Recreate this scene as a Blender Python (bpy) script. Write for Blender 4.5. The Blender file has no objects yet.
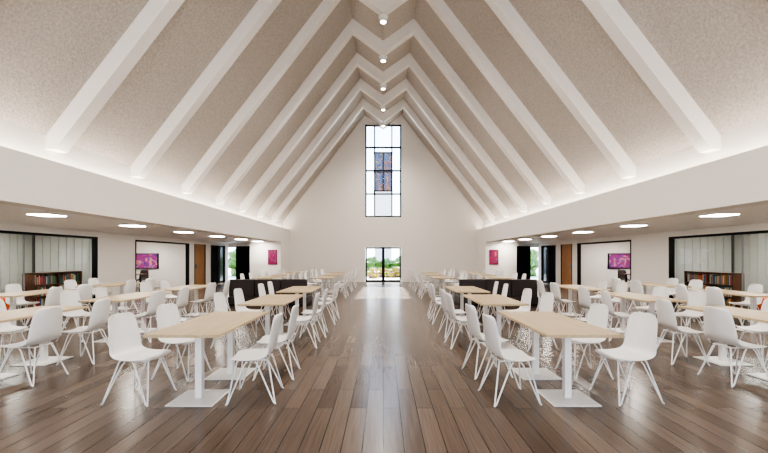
import bpy, bmesh, math, random
from mathutils import Vector, Matrix
random.seed(4)
S = bpy.context.scene
COL = S.collection
try:
    S.view_settings.look = 'AgX - High Contrast'
except Exception as e:
    print(e)

# ---------------------------------------------------------------- materials
def mat(name, col, rough=0.5, metal=0.0, emis=None, es=0.0, spec=0.5):
    m = bpy.data.materials.new(name); m.use_nodes = True
    b = m.node_tree.nodes['Principled BSDF']
    b.inputs['Base Color'].default_value = (*col, 1)
    b.inputs['Roughness'].default_value = rough
    b.inputs['Metallic'].default_value = metal
    b.inputs['Specular IOR Level'].default_value = spec
    if emis:
        b.inputs['Emission Color'].default_value = (*emis, 1)
        b.inputs['Emission Strength'].default_value = es
    return m

def nodes(m):
    nt = m.node_tree
    return nt, nt.nodes, nt.links, nt.nodes['Principled BSDF']

def ramp(n, stops):
    r = n.new('ShaderNodeValToRGB')
    e = r.color_ramp.elements
    while len(e) < len(stops): e.new(0.5)
    for i, (p, c) in enumerate(stops):
        e[i].position = p; e[i].color = (*c, 1)
    return r

M_wall = mat('wall_paint', (0.84, 0.80, 0.755), 0.6)
nt, n, l, b = nodes(M_wall)
tc = n.new('ShaderNodeTexCoord'); no = n.new('ShaderNodeTexNoise'); no.inputs['Scale'].default_value = 60
bu = n.new('ShaderNodeBump'); bu.inputs['Strength'].default_value = 0.03
l.new(tc.outputs['Object'], no.inputs['Vector']); l.new(no.outputs['Fac'], bu.inputs['Height']); l.new(bu.outputs['Normal'], b.inputs['Normal'])

M_beam = mat('beam_paint', (0.86, 0.83, 0.79), 0.45)
M_soffit = mat('soffit_paint', (0.94, 0.93, 0.91), 0.6)

M_roof = mat('popcorn_plaster', (0.6, 0.52, 0.46), 0.9)
nt, n, l, b = nodes(M_roof)
tc = n.new('ShaderNodeTexCoord'); no = n.new('ShaderNodeTexNoise'); no.inputs['Scale'].default_value = 26; no.inputs['Detail'].default_value = 4
no.inputs['Roughness'].default_value = 0.7
r = ramp(n, [(0.3, (0.44, 0.395, 0.352)), (0.7, (0.68, 0.63, 0.58))])
bu = n.new('ShaderNodeBump'); bu.inputs['Strength'].default_value = 0.9; bu.inputs['Distance'].default_value = 0.02
l.new(tc.outputs['Object'], no.inputs['Vector']); l.new(no.outputs['Fac'], r.inputs['Fac']); l.new(r.outputs['Color'], b.inputs['Base Color'])
l.new(no.outputs['Fac'], bu.inputs['Height']); l.new(bu.outputs['Normal'], b.inputs['Normal'])

M_floor = mat('plank_floor', (0.3, 0.22, 0.17), 0.3, spec=0.4)
nt, n, l, b = nodes(M_floor)
tc = n.new('ShaderNodeTexCoord'); sx = n.new('ShaderNodeSeparateXYZ'); cx = n.new('ShaderNodeCombineXYZ')
l.new(tc.outputs['Object'], sx.inputs[0]); l.new(sx.outputs['Y'], cx.inputs['X']); l.new(sx.outputs['X'], cx.inputs['Y'])
br = n.new('ShaderNodeTexBrick')
br.inputs['Scale'].default_value = 1.0
br.inputs['Brick Width'].default_value = 1.45
br.inputs['Row Height'].default_value = 0.165
br.inputs['Mortar Size'].default_value = 0.004
br.inputs['Mortar Smooth'].default_value = 0.1
br.inputs['Bias'].default_value = 0.0
br.offset = 0.37; br.offset_frequency = 2; br.squash = 1.0
br.inputs['Color1'].default_value = (0.098, 0.069, 0.052, 1)
br.inputs['Color2'].default_value = (0.180, 0.134, 0.105, 1)
br.inputs['Mortar'].default_value = (0.022, 0.016, 0.013, 1)
l.new(cx.outputs[0], br.inputs['Vector'])
mp = n.new('ShaderNodeMapping'); mp.inputs['Scale'].default_value = (26, 0.8, 1)
l.new(tc.outputs['Object'], mp.inputs['Vector'])
g = n.new('ShaderNodeTexNoise'); g.inputs['Scale'].default_value = 2.2; g.inputs['Detail'].default_value = 6; g.inputs['Distortion'].default_value = 0.2
l.new(mp.outputs[0], g.inputs['Vector'])
gr = ramp(n, [(0.3, (0.80, 0.79, 0.78)), (0.7, (1.12, 1.11, 1.10))])
l.new(g.outputs['Fac'], gr.inputs['Fac'])
mx = n.new('ShaderNodeMix'); mx.data_type = 'RGBA'; mx.blend_type = 'MULTIPLY'; mx.inputs['Factor'].default_value = 0.9
l.new(br.outputs['Color'], mx.inputs['A']); l.new(gr.outputs['Color'], mx.inputs['B']); l.new(mx.outputs['Result'], b.inputs['Base Color'])
rr = n.new('ShaderNodeMapRange'); rr.inputs['To Min'].default_value = 0.16; rr.inputs['To Max'].default_value = 0.30
l.new(g.outputs['Fac'], rr.inputs['Value']); l.new(rr.outputs['Result'], b.inputs['Roughness'])
bu = n.new('ShaderNodeBump'); bu.inputs['Strength'].default_value = 0.3; bu.inputs['Distance'].default_value = 0.004; bu.invert = True
l.new(br.outputs['Fac'], bu.inputs['Height']); l.new(bu.outputs['Normal'], b.inputs['Normal'])

def wood(name, c1, c2, scale=(3, 18, 18), rough=0.4):
    m = mat(name, c1, rough)
    nt, n, l, b = nodes(m)
    tc = n.new('ShaderNodeTexCoord'); mp = n.new('ShaderNodeMapping'); mp.inputs['Scale'].default_value = scale
    no = n.new('ShaderNodeTexNoise'); no.inputs['Scale'].default_value = 1.5; no.inputs['Detail'].default_value = 5; no.inputs['Distortion'].default_value = 0.8
    r = ramp(n, [(0.3, c1), (0.7, c2)])
    l.new(tc.outputs['Object'], mp.inputs[0]); l.new(mp.outputs[0], no.inputs['Vector']); l.new(no.outputs['Fac'], r.inputs['Fac']); l.new(r.outputs['Color'], b.inputs['Base Color'])
    return m
M_oak = wood('light_oak', (0.44, 0.335, 0.195), (0.58, 0.455, 0.285), (16, 1.6, 16))
M_door = wood('brown_wood_door', (0.30, 0.15, 0.07), (0.42, 0.23, 0.11), (10, 10, 1))
M_walnut = wood('walnut', (0.10, 0.04, 0.02), (0.2, 0.09, 0.045), (4, 4, 4))
M_white = mat('white_plastic', (0.84, 0.83, 0.81), 0.35)
M_metal = mat('white_powder_coat', (0.84, 0.83, 0.81), 0.35)
M_black = mat('black_frame', (0.008, 0.008, 0.01), 0.5, spec=0.2)
M_dark = mat('dark_leather', (0.03, 0.02, 0.018), 0.45)
M_orange = mat('orange_fabric', (0.75, 0.13, 0.03), 0.8)
M_lamp = mat('lamp_diffuser', (1, 1, 1), 0.5, emis=(1.0, 0.94, 0.87), es=62)
M_lamp2 = mat('lamp_diffuser_room', (1, 1, 1), 0.5, emis=(1.0, 0.96, 0.90), es=34)
M_bulb = mat('bulb_diffuser', (1, 1, 1), 0.5, emis=(1.0, 0.93, 0.82), es=18)
M_grey = mat('grey_plastic', (0.25, 0.25, 0.26), 0.5)
M_tint = mat('tinted_glass', (0.03, 0.03, 0.035), 0.1)

M_glass = bpy.data.materials.new('clear_glass'); M_glass.use_nodes = True
nt = M_glass.node_tree; n = nt.nodes; l = nt.links; n.remove(n['Principled BSDF'])
tr = n.new('ShaderNodeBsdfTransparent'); tr.inputs[0].default_value = (0.95, 0.97, 0.97, 1)
gl = n.new('ShaderNodeBsdfGlossy'); gl.inputs['Roughness'].default_value = 0.02
fr = n.new('ShaderNodeFresnel'); fr.inputs['IOR'].default_value = 1.12
ms = n.new('ShaderNodeMixShader'); l.new(fr.outputs[0], ms.inputs[0]); l.new(tr.outputs[0], ms.inputs[1]); l.new(gl.outputs[0], ms.inputs[2]); l.new(ms.outputs[0], n['Material Output'].inputs[0])

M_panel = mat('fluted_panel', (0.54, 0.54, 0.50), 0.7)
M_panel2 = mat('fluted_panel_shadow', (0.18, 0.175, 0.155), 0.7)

def art(name, stops, scale, es=0.0, seed=0.0):
    m = mat(name, (0.5, 0.1, 0.3), 0.4)
    nt, n, l, b = nodes(m)
    tc = n.new('ShaderNodeTexCoord'); mp = n.new('ShaderNodeMapping'); mp.inputs['Location'].default_value = (seed, seed, seed)
    no = n.new('ShaderNodeTexNoise'); no.inputs['Scale'].default_value = scale; no.inputs['Detail'].default_value = 1.5; no.inputs['Distortion'].default_value = 1.5
    r = ramp(n, stops)
    l.new(tc.outputs['Object'], mp.inputs[0]); l.new(mp.outputs[0], no.inputs['Vector']); l.new(no.outputs['Fac'], r.inputs['Fac']); l.new(r.outputs['Color'], b.inputs['Base Color'])
    if es:
        l.new(r.outputs['Color'], b.inputs['Emission Color']); b.inputs['Emission Strength'].default_value = es
    return m
M_screen = art('screen_picture', [(0.33, (0.05, 0.04, 0.25)), (0.45, (0.40, 0.04, 0.14)), (0.55, (0.10, 0.06, 0.30)), (0.66, (0.60, 0.22, 0.20))], 3.2, 0.2)
M_poster = art('poster_print', [(0.3, (0.06, 0.015, 0.15)), (0.48, (0.42, 0.015, 0.03)), (0.6, (0.10, 0.03, 0.22)), (0.7, (0.7, 0.3, 0.12))], 6, 0.0, 3.0)
M_stain = art('tower_mosaic', [(0.38, (0.008, 0.02, 0.06)), (0.46, (0.04, 0.08, 0.17)), (0.52, (0.008, 0.008, 0.01)), (0.58, (0.22, 0.06, 0.03)), (0.68, (0.09, 0.12, 0.08))], 2.2, 0.0, 1.0)
M_leaf = art('foliage', [(0.3, (0.02, 0.07, 0.008)), (0.7, (0.12, 0.24, 0.03))], 5)
M_flower = art('flowers', [(0.35, (0.04, 0.14, 0.015)), (0.5, (0.55, 0.40, 0.02)), (0.62, (0.25, 0.04, 0.22)), (0.75, (0.7, 0.5, 0.2))], 4)
M_pave = art('paving', [(0.3, (0.5, 0.49, 0.46)), (0.7, (0.62, 0.6, 0.57))], 2)
M_stone = mat('tower_shaft', (0.5, 0.5, 0.5), 0.8)
books_m = [mat('book_%d' % i, c, 0.6) for i, c in enumerate([(0.45, 0.06, 0.04), (0.05, 0.12, 0.25), (0.5, 0.42, 0.3), (0.1, 0.2, 0.12), (0.5, 0.22, 0.06), (0.12, 0.1, 0.1), (0.5, 0.48, 0.45)])]

# ---------------------------------------------------------------- builder
class MB:
    def __init__(s): s.v = []; s.f = []; s.fm = []; s.m = []
    def mi(s, m):
        if m not in s.m: s.m.append(m)
        return s.m.index(m)
    def box(s, x0, x1, y0, y1, z0, z1, m):
        x0, x1 = min(x0, x1), max(x0, x1)
        i = len(s.v)
        s.v += [(x, y, z) for z in (z0, z1) for y in (y0, y1) for x in (x0, x1)]
        for q in ((0, 2, 3, 1), (4, 5, 7, 6), (0, 1, 5, 4), (2, 6, 7, 3), (0, 4, 6, 2), (1, 3, 7, 5)):
            s.f.append(tuple(i + k for k in q)); s.fm.append(s.mi(m))
        return s
    def prism(s, pts, y0, y1, m):   # pts in XZ convex
        i = len(s.v); k = len(pts)
        s.v += [(x, y0, z) for x, z in pts] + [(x, y1, z) for x, z in pts]
        s.f.append(tuple(range(i, i + k))); s.fm.append(s.mi(m))
        s.f.append(tuple(range(i + 2 * k - 1, i + k - 1, -1))); s.fm.append(s.mi(m))
        for j in range(k):
            a, b_ = i + j, i + (j + 1) % k
            s.f.append((a, a + k, b_ + k, b_)); s.fm.append(s.mi(m))
        return s
    def cone(s, x, y, z0, z1, r0, r1, m, seg=20):
        i = len(s.v)
        for z, r in ((z0, r0), (z1, r1)):
            for k in range(seg):
                a = 2 * math.pi * k / seg; s.v.append((x + r * math.cos(a), y + r * math.sin(a), z))
        for k in range(seg):
            s.f.append((i + k, i + (k + 1) % seg, i + seg + (k + 1) % seg, i + seg + k)); s.fm.append(s.mi(m))
        s.f.append(tuple(i + k for k in range(seg))[::-1]); s.fm.append(s.mi(m))
        s.f.append(tuple(i + seg + k for k in range(seg))); s.fm.append(s.mi(m))
        return s
    def tube(s, pts, r, m, seg=8):
        pts = [Vector(p) for p in pts]; i = len(s.v)
        for k, p in enumerate(pts):
            d = (pts[min(k + 1, len(pts) - 1)] - pts[max(k - 1, 0)]).normalized()
            u = d.cross(Vector((0.3, 0.9, 0.1))).normalized(); w = d.cross(u)
            for j in range(seg):
                a = 2 * math.pi * j / seg; s.v.append(tuple(p + r * (math.cos(a) * u + math.sin(a) * w)))
        for k in range(len(pts) - 1):
            for j in range(seg):
                a = i + k * seg + j; b_ = i + k * seg + (j + 1) % seg
                s.f.append((a, b_, b_ + seg, a + seg)); s.fm.append(s.mi(m))
        return s
    def mesh(s, name, smooth=False):
        me = bpy.data.meshes.new(name); me.from_pydata(s.v, [], s.f)
        for m in s.m: me.materials.append(m)
        for p, k in zip(me.polygons, s.fm): p.material_index = k; p.use_smooth = smooth
        bm = bmesh.new(); bm.from_mesh(me); bmesh.ops.recalc_face_normals(bm, faces=bm.faces); bm.to_mesh(me); bm.free()
        me.update(); return me
    def obj(s, name, smooth=False, bevel=0.0, loc=(0, 0, 0), parent=None):
        o = bpy.data.objects.new(name, s.mesh(name, smooth)); COL.objects.link(o); o.location = loc
        if bevel:
            md = o.modifiers.new('bevel', 'BEVEL'); md.width = bevel; md.segments = 2; md.limit_method = 'ANGLE'
        if parent: o.parent = parent
        return o

# ---------------------------------------------------------------- dimensions
XF, XB, W = 5.6, 6.0, 9.3
SOF, FT = 2.33, 3.13
YB, YR = 23.04, -4.0
def roofz(x): return 3.66 + (6 - x) * 1.3
PK, DIP = 1.1, 0.8

MB().box(-13.6, 13.6, YR, YB + 0.3, -0.2, 0, M_floor).obj('floor')
c = MB()
zp = roofz(PK); zc = zp - DIP; ze = roofz(6.25)
for s in (-1, 1):
    c.prism([(s * 6.25, ze), (s * PK, zp), (s * PK, zp + 0.25), (s * 6.25, ze + 0.25)], YR, YB + 0.3, M_roof)
    c.prism([(s * PK, zp), (0, zc), (0, zc + 0.25), (s * PK, zp + 0.25)], YR, YB + 0.3, M_roof)
c.obj('ceiling')
for k in range(-2, 7):
    y0 = 6.82 + 2.3 * k; y1 = y0 + 0.27
    bmb = MB()
    def low(x): return 3.2 + (6 - x) * 1.3
    zl = low(PK)
    for s in (-1, 1):
        bmb.prism([(s * 6.0, 3.42), (s * 5.83, 3.42), (s * PK, zl), (s * PK, zp + 0.05), (s * 6.0, roofz(6.0) + 0.05)], y0, y1, M_beam)
        bmb.prism([(s * PK, zl), (0, zl - DIP), (0, zc + 0.05), (s * PK, zp + 0.05)], y0, y1, M_beam)
    bmb.obj('roof_beam')
    p = MB(); pz = zl - DIP; yc = (y0 + y1) / 2
    p.cone(0, yc, pz - 0.05, pz + 0.02, 0.03, 0.03, M_metal)
    p.cone(0, yc, pz - 0.20, pz - 0.05, 0.09, 0.15, M_metal)
    p.cone(0, yc, pz - 0.21, pz - 0.20, 0.08, 0.08, M_bulb)
    p.obj('ceiling_downlight')
    ld = bpy.data.lights.new('downlight_bulb', 'SPOT'); ld.energy = 500; ld.spot_size = 2.6; ld.spot_blend = 0.9; ld.shadow_soft_size = 0.15; ld.color = (1, 0.93, 0.86)
    lo = bpy.data.objects.new('downlight_bulb', ld); COL.objects.link(lo); lo.location = (0, yc, pz - 0.26)

for s, nm in ((-1, 'left'), (1, 'right')):
    u = MB()
    u.box(s * XB, s * (XB + 0.2), YR, YB, SOF + 0.1, roofz(6.2) + 0.3, M_wall)
    u.obj('wall_upper_' + nm)
    f = MB()
    f.box(s * XF, s * (XF + 0.1), YR, YB, SOF, FT, M_wall)
    f.box(s * (XF + 0.1), s * XB, YR, YB, SOF, 2.9, M_wall)
    f.obj('trim_fascia_' + nm)
    sf = MB(); sf.box(s * XB, s * 13.6, YR, YB, SOF, SOF + 0.12, M_soffit); sf.obj('ceiling_aisle_' + nm)
    ld = bpy.data.lights.new('cove_light', 'AREA'); ld.shape = 'RECTANGLE'; ld.size = 0.10; ld.size_y = 26.5; ld.energy = 190; ld.color = (1, 0.92, 0.83)
    lo = bpy.data.objects.new('cove_light', ld); COL.objects.link(lo); lo.location = (s * 5.85, 9.5, 2.97)
    lo.rotation_euler = (math.pi, s * 0.25, 0)
    # side wall
    MB().box(s * W, s * (W + 0.14), YR, YB, 2.15, SOF, M_wall).obj('wall_%s_header' % nm)
    for a, e, t_ in ((YR, 5.0, 'near'), (12.5, 14.4, 'pier'), (18.4, 18.9, 'jamb'), (20.1, 20.7, 'mullion_pier'), (22.6, YB, 'far')):
        MB().box(s * W, s * (W + 0.14), a, e, 0, 2.15, M_wall).obj('wall_%s_%s' % (nm, t_))
    b_ = MB()
    for a, e in ((YR, 5.0), (12.5, 14.4), (18.4, 18.9), (20.1, 20.7)):
        b_.box(s * (W - 0.02), s * W, a, e, 0, 0.1, M_metal)
    b_.obj('baseboard_' + nm)
    g = MB(); fr = 0.05
    for (a, e, ms_) in ((5.0, 12.5, (7.5, 10.0)), (14.4, 18.4, ())):
        g.box(s * (W - 0.01), s * (W + 0.15), a, e, 2.09, 2.149, M_black)
        g.box(s * (W - 0.01), s * (W + 0.15), a, e, 0, 0.05, M_black)
        for yy in (a, e - fr): g.box(s * (W - 0.01), s * (W + 0.15), yy, yy + fr, 0.05, 2.09, M_black)
        if ms_: g.box(s * (W + 0.06), s * (W + 0.075), a, e, 0.05, 2.09, M_glass)
        for yy in ms_: g.box(s * (W + 0.05), s * (W + 0.09), yy, yy + 0.02, 0.05, 2.09, M_grey)
    g.obj('window_partition_' + nm)
    d = MB()
    d.box(s * (W - 0.01), s * (W + 0.15), 18.9, 18.96, 0, 2.149, M_black)
    d.box(s * (W - 0.01), s * (W + 0.15), 20.04, 20.1, 0, 2.149, M_black)
    d.box(s * (W + 0.02), s * (W + 0.08), 18.96, 20.04, 0.01, 2.149, M_door)
    d.box(s * (W - 0.05), s * (W + 0.02), 19.05, 19.09, 0.95, 1.15, M_grey)
    d.obj('door_wood_' + nm)
    d = MB()
    d.box(s * (W - 0.01), s * (W + 0.12), 20.7, 20.78, 0, 2.149, M_black)
    d.box(s * (W - 0.01), s * (W + 0.12), 22.52, 22.6, 0, 2.149, M_black)
    d.box(s * (W - 0.01), s * (W + 0.12), 21.62, 21.68, 0, 2.149, M_black)
    d.box(s * (W + 0.05), s * (W + 0.06), 20.78, 22.52, 0, 2.149, M_tint)
    d.obj('door_dark_' + nm)
    # rooms behind
    r1 = MB()
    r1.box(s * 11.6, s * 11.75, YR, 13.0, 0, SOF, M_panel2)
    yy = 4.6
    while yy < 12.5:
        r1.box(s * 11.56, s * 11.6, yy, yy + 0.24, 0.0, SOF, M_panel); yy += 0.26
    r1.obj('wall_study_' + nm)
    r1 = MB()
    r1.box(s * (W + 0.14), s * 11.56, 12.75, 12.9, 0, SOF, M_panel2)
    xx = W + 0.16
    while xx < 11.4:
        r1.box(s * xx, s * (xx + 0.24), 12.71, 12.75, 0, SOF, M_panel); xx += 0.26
    r1.obj('wall_study_end_' + nm)
    r1 = MB(); r1.box(s * (W + 0.14), s * 11.56, 4.4, 4.5, 0, SOF, M_wall); r1.obj('wall_study_front_' + nm)
    MB().box(s * 13.3, s * 13.45, 12.9, 19.2, 0, SOF, M_wall).obj('wall_meeting_' + nm)
    MB().box(s * (W + 0.14), s * 13.3, 19.0, 19.15, 0, SOF, M_wall).obj('wall_meeting_end_' + nm)
    MB().box(s * 11.76, s * 13.3, 12.9, 13.0, 0, SOF, M_wall).obj('wall_meeting_front_' + nm)
    tv = MB()
    tv.box(s * 11.1, s * 12.5, 18.93, 18.998, 0.92, 1.68, M_black)
    tv.box(s * 11.14, s * 12.46, 18.92, 18.93, 0.96, 1.64, M_screen)
    tv.obj('wall_screen')
    mt = MB()
    mt.box(s * 10.7, s * 12.7, 16.4, 17.4, 0.72, 0.75, M_walnut)
    for ax in (10.9, 12.4):
        for ay in (16.5, 17.25): mt.box(s * ax, s * (ax + 0.06), ay, ay + 0.06, 0, 0.72, M_black)
    mt.obj('meeting_table', bevel=0.005)
    MB().box(s * XF, s * 7.3, 21.0, YB, 0, SOF, M_wall).obj('wall_pier_' + nm)
    po = MB()
    po.box(s * 5.8, s * 6.3, 20.97, 20.999, 1.08, 1.9, M_black)
    po.box(s * 5.82, s * 6.28, 20.96, 20.97, 1.10, 1.88, M_poster)
    po.obj('wall_poster')
    for yy in (2.4, 5.0, 7.6, 10.2, 12.8, 15.4, 18.0, 20.4):
        q = MB()
        q.box(s * 6.37, s * 6.93, yy - 0.26, yy + 0.26, SOF - 0.006, SOF - 0.001, M_metal)
        q.box(s * 6.43, s * 6.87, yy - 0.20, yy + 0.20, SOF - 0.010, SOF - 0.006, M_lamp)
        q.obj('recessed_light_panel')
    for (xx, yy) in ((10.5, 6.5), (10.5, 8.6), (10.5, 10.8), (11.3, 14.3), (11.3, 15.9), (11.3, 17.6)):
        q = MB()
        q.box(s * (xx - .3), s * (xx + .3), yy - 0.3, yy + 0.3, SOF - 0.012, SOF - 0.001, M_lamp2)
        q.obj('recessed_light_panel')
    bc = MB(); x0, x1, ya, yb = W + 0.35, W + 0.67, 10.6, 12.3
    bc.box(s * x1, s * (x1 - 0.02), ya, yb, 0, 1.05, M_walnut)
    for yy in (ya, (ya + yb) / 2 - 0.015, yb - 0.03): bc.box(s * x0, s * x1, yy, yy + 0.03, 0, 1.05, M_walnut)
    for zz in (0.03, 0.36, 0.69, 1.02): bc.box(s * x0, s * x1, ya, yb, zz, zz + 0.03, M_walnut)
    bc.obj('bookcase')
    bk = MB()
    for zz in (0.06, 0.39, 0.72):
        yy = ya + 0.04
        while yy < yb - 0.1:
            t = random.uniform(0.025, 0.05)
            if abs(yy + t / 2 - (ya + yb) / 2) > 0.05 and random.random() > 0.12:
                bk.box(s * (x0 + 0.03), s * (x1 - 0.06), yy, yy + t - 0.003, zz + 0.001, zz + random.uniform(0.2, 0.28), random.choice(books_m))
            yy += t
    bk.obj('row_of_books')

# back wall
HW = 1.08
for s, nm in ((-1, 'left'), (1, 'right')):
    MB().prism([(s * 6.2, 0), (s * HW, 0), (s * HW, roofz(HW) + 0.1), (s * 6.2, roofz(6.2) + 0.1)], YB, YB + 0.25, M_wall).obj('wall_back_' + nm)
    MB().box(s * 6.2, s * 7.5, YB, YB + 0.25, 0, SOF + 0.1, M_wall).obj('wall_back_aisle_' + nm)
    MB().box(s * 7.5, s * 9.44, YB, YB + 0.25, 2.15, SOF + 0.1, M_wall).obj('wall_back_header_' + nm)
MB().box(-HW, HW, YB, YB + 0.25, 2.1, 3.9, M_wall).obj('wall_back_lintel')
w = MB()
w.prism([(-HW, 9.45), (HW, 9.45), (HW, roofz(HW) + 0.1), (0, zc + 0.1)], YB, YB + 0.25, M_wall)
w.prism([(-HW, 9.45), (0, zc + 0.1), (-HW, roofz(HW) + 0.1)], YB, YB + 0.25, M_wall)
w.obj('wall_back_gable')
for s, nm in ((-1, 'left'), (1, 'right')):
    g = MB()
    for xx in (7.5, 8.15, 8.8, 9.38): g.box(s * xx, s * (xx + 0.06), YB + 0.05, YB + 0.15, 0, 2.15, M_black)
    for zz in (0, 2.09): g.box(s * 7.5, s * 9.44, YB + 0.05, YB + 0.15, zz, zz + 0.06, M_black)
    g.box(s * 7.56, s * 8.85, YB + 0.09, YB + 0.11, 0.06, 2.09, M_black)
    g.box(s * 8.85, s * 9.4, YB + 0.095, YB + 0.105, 0.06, 2.09, M_glass)
    g.obj('window_aisle_' + nm)
# unseen rear wall; wide unglazed opening added behind the viewer for sky fill light
for s, nm in ((-1, 'left'), (1, 'right')):
    MB().prism([(s * 6.2, 0), (s * 5.0, 0), (s * 5.0, roofz(5.0)), (s * 6.2, roofz(6.2) + 0.1)], YR - 0.2, YR, M_wall).obj('wall_rear_' + nm)
    MB().box(s * 6.2, s * 13.6, YR - 0.2, YR, 0, SOF + 0.1, M_wall).obj('wall_rear_aisle_' + nm)
    MB().prism([(s * 5.0, 4.2), (0, 4.2), (0, zc + .1), (s * PK, zp + .1), (s * 5.0, roofz(5.0) + .1)], YR - 0.2, YR, M_wall).obj('wall_rear_gable_' + nm)

g = MB()
t = 0.08
for xx in (-HW, -0.52 - t / 2, 0.52 - t / 2, HW - t): g.box(xx, xx + t, YB + 0.02, YB + 0.14, 3.9, 9.45, M_black)
for zz in (3.9, 5.25, 6.65, 8.05, 9.37): g.box(-HW, HW, YB + 0.02, YB + 0.14, zz, zz + t, M_black)
g.box(-HW + .04, HW - .04, YB + 0.095, YB + 0.105, 3.92, 9.43, M_glass)
g.obj('window_1')
g = MB()
for xx in (-1.06, -0.08, 0.98): g.box(xx, xx + (0.16 if xx == -0.08 else 0.08), YB - 0.01, YB + 0.14, 0, 2.09, M_black)
for a, e in ((-1.0, -0.06), (0.06, 1.0)):
    g.box(a, e, YB + 0.03, YB + 0.1, 0, 0.12, M_black); g.box(a, e, YB + 0.03, YB + 0.1, 2.0, 2.09, M_black)
    g.box(a, e, YB + 0.06, YB + 0.07, 0.12, 2.02, M_glass)
for xx in (-0.12, 0.10): g.box(xx, xx + 0.02, YB - 0.05, YB - 0.02, 0.8, 1.3, M_grey)
g.obj('door_1')

# ---------------------------------------------------------------- outside
MB().box(-60, 60, YB + 0.3, 120, -0.35, -0.15, M_pave).obj('ground_outside')
tw = MB()
tw.box(-0.95, 0.95, 44, 46.2, -0.15, 9.0, M_stone)
tw.box(-1.0, 1.0, 44, 46.2, 9.0, 13.4, M_stain)
for xx in (-1.05, -0.06, 0.93): tw.box(xx, xx + 0.12, 43.9, 46.25, 9.0, 13.4, M_black)
for zz in (9.0, 11.2, 13.4): tw.box(-1.1, 1.1, 43.9, 46.3, zz, zz + 0.12, M_black)
tw.obj('bell_tower')
def bush(x, y, z, r, name, m):
    bm = bmesh.new(); bmesh.ops.create_icosphere(bm, subdivisions=4, radius=r)
    for v in bm.verts:
        v.co *= 1 + 0.13 * math.sin(v.co.x * 9 / r + x) * math.sin(v.co.y * 8 / r + 2) + 0.12 * math.sin(v.co.z * 11 / r + y) + random.uniform(-.05, .05)
    me = bpy.data.meshes.new(name); bm.to_mesh(me); bm.free(); me.materials.append(m)
    o = bpy.data.objects.new(name, me); COL.objects.link(o); o.location = (x, y, z); return o
for (x, y, r) in ((-2.1, 29, .7), (-1.0, 34, .9), (0.3, 34.5, .8), (1.5, 34, .9), (2.2, 30, .8), (3, 33, 1.0), (-3.5, 34, 1.1), (-9, 31, 1.4), (9.5, 31, 1.4), (12, 34, 1.6), (-12, 34, 1.6)):
    bush(x, y, -0.15 + r * 0.75, r, 'garden_bush', M_leaf)
for (x, y, r) in ((-0.8, 30, .45), (0.5, 31, .4), (-0.1, 32, .45), (1.2, 31.5, .5)):
    bush(x, y, -0.15 + r * 0.75, r, 'flowering_shrub', M_flower)
MB().box(-7, 7, 37, 37.4, -0.15, 1.2, M_stone).obj('garden_wall')

# ---------------------------------------------------------------- chair
prof = [(-.275, .895, .10), (-.272, .885, .16), (-.265, .85, .192), (-.25, .76, .207), (-.232, .66, .217), (-.215, .57, .225), (-.19, .505, .232),
        (-.145, .462, .238), (-.08, .445, .242), (0, .438, .245), (.09, .44, .245), (.165, .447, .236), (.205, .445, .20), (.222, .436, .15)]
vs, fs = [], []; NV = 9
for i, (x, z, h) in enumerate(prof):
    back = max(0.0, min(1.0, (z - .47) / .12))
    for j in range(NV):
        v = -1 + 2 * j / (NV - 1)
        vs.append((x + back * .045 * v * v, h * v, z + (1 - back) * .018 * v * v))
for i in range(len(prof) - 1):
    for j in range(NV - 1):
        a = i * NV + j; fs.append((a, a + 1, a + NV + 1, a + NV))
me = bpy.data.meshes.new('shell'); me.from_pydata(vs, [], fs)
o = bpy.data.objects.new('shell', me); COL.objects.link(o)
md = o.modifiers.new('s', 'SOLIDIFY'); md.thickness = 0.014; md.offset = 0
md = o.modifiers.new('u', 'SUBSURF'); md.levels = 1; md.render_levels = 1
dg = bpy.context.evaluated_depsgraph_get()
shell = bpy.data.meshes.new_from_object(o.evaluated_get(dg)); bpy.data.objects.remove(o)
def build_chair(ms, mm, name):
    cb = MB()
    cb.v = [tuple(v.co) for v in shell.vertices]; cb.f = [tuple(p.vertices) for p in shell.polygons]; cb.fm = [cb.mi(ms)] * len(cb.f)
    R = 0.008
    for sx_ in (-1, 1):
        for sy_ in (-1, 1):
            foot = (sx_ * .245 - .01, sy_ * .235, R)
            t1 = (sx_ * .15, sy_ * .10, .425); t2 = (sx_ * .04, sy_ * .19, .43)
            cb.tube([t1, (t1[0] + sx_ * .012, t1[1] + sy_ * .02, .40), (foot[0] - sx_ * .008, foot[1] - sy_ * .012, .025), foot], R, mm)
            cb.tube([t2, (t2[0] + sx_ * .025, t2[1] + sy_ * .003, .40), (foot[0] - sx_ * .018, foot[1] + sy_ * .002, .025), foot], R, mm)
        cb.tube([(sx_ * .15, -.11, .428), (sx_ * .15, .11, .428)], R, mm)
    for sy_ in (-1, 1): cb.tube([(-.16, sy_ * .12, .427), (.16, sy_ * .12, .427)], R, mm)
    return cb.mesh(name, True)
chair_me = build_chair(M_white, M_metal, 'dining_chair')
dchair_me = build_chair(M_dark, M_black, 'meeting_chair')
def chair(x, y, rot, me=chair_me, name='dining_chair'):
    o = bpy.data.objects.new(name, me); COL.objects.link(o)
    o.location = (x, y, 0); o.rotation_euler = (0, 0, rot); return o
tb = MB()
TW, TL = 0.37, 0.80
tb.box(-TW, TW, -TL, TL, 0.72, 0.75, M_oak)
for yy in (-0.42, 0.42):
    tb.box(-.24, .24, yy - .24, yy + .24, 0.0, 0.012, M_metal)
    tb.box(-.035, .035, yy - .035, yy + .035, 0.012, 0.70, M_metal)
    tb.box(-.22, .22, yy - .05, yy + .05, 0.70, 0.72, M_metal)
table_me = tb.mesh('dining_table')
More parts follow.
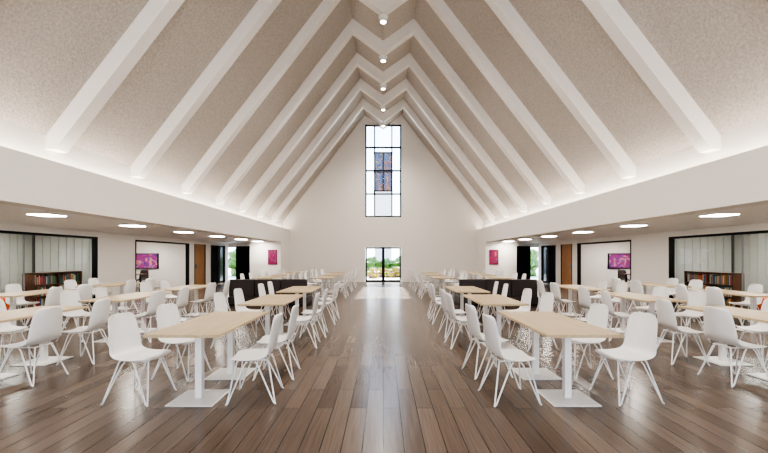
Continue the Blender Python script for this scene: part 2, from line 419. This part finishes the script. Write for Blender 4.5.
def table_set(x, y, wild=1.0, skip=()):
    o = bpy.data.objects.new('dining_table', table_me); COL.objects.link(o); o.location = (x, y, 0)
    md = o.modifiers.new('bevel', 'BEVEL'); md.width = 0.004; md.segments = 2
    k = 0
    for s in (-1, 1):
        for dy in (-0.42, 0.42):
            if k not in skip:
                chair(x + s * (0.58 + random.uniform(0, .05)), y + dy + random.uniform(-.04, .04), (0 if s < 0 else math.pi) + random.uniform(-.14, .14) * wild)
            k += 1
for s in (-1, 1):
    for y in (4.5, 6.9, 9.1): table_set(s * 1.95, y)
    for y in (5.1, 7.4, 9.6): table_set(s * 4.88, y)
    for y in (8.2, 10.6): table_set(s * 7.5, y)
    for y in (14.4, 16.8, 19.2): table_set(s * 2.2, y)
    for y in (14.4, 16.8, 19.2): table_set(s * 4.3, y)
    for xx in (11.2, 12.1):
        chair(s * xx, 15.95, math.pi / 2, dchair_me, 'meeting_chair'); chair(s * xx, 17.8, -math.pi / 2, dchair_me, 'meeting_chair')
    sf = MB(); x0, x1 = 2.3, 4.7
    sf.box(s * x0, s * x1, 11.6, 12.5, 0.0, 0.08, M_black)
    sf.box(s * x0, s * x1, 11.6, 12.5, 0.08, 0.30, M_dark)
    for k in range(3):
        a = x0 + 0.02 + k * 0.79
        sf.box(s * a, s * (a + 0.77), 11.78, 12.5, 0.30, 0.45, M_dark)
        sf.box(s * a, s * (a + 0.77), 11.6, 11.8, 0.30, 0.82, M_dark)
    sf.obj('banquette_sofa', bevel=0.025)
    ot = MB(); ot.cone(0, 0, 0.0, 0.06, .2, .2, M_black, 32).cone(0, 0, 0.06, 0.42, .27, .29, M_orange, 32).cone(0, 0, 0.42, 0.46, .29, .25, M_orange, 32)
    ot.obj('round_ottoman', loc=(s * 9.8, 9.85, 0), bevel=0.01)

# ---------------------------------------------------------------- light
wd = bpy.data.worlds.new('World'); S.world = wd; wd.use_nodes = True
n = wd.node_tree.nodes; l = wd.node_tree.links; bg = n['Background']
tc = n.new('ShaderNodeTexCoord'); sp = n.new('ShaderNodeSeparateXYZ')
r = ramp(n, [(0.0, (0.97, 0.98, 1.0)), (0.5, (0.55, 0.72, 1.0))])
l.new(tc.outputs['Generated'], sp.inputs[0]); l.new(sp.outputs['Z'], r.inputs['Fac']); l.new(r.outputs['Color'], bg.inputs['Color'])
bg.inputs['Strength'].default_value = 5.0
sd = bpy.data.lights.new('sun', 'SUN'); sd.energy = 18; sd.angle = 0.02; sd.color = (1, 0.95, 0.88)
so = bpy.data.objects.new('sun', sd); COL.objects.link(so); so.rotation_euler = (-math.radians(45), 0, 0.0)

cam = bpy.data.cameras.new('camera'); co = bpy.data.objects.new('camera', cam); COL.objects.link(co)
co.location = (0, 0, 1.5); co.rotation_euler = (math.pi / 2, 0, 0)
cam.sensor_width = 36; cam.lens = 18; cam.shift_y = (257 - 226.5) / 768; cam.shift_x = 0.001; cam.clip_end = 500
S.camera = co
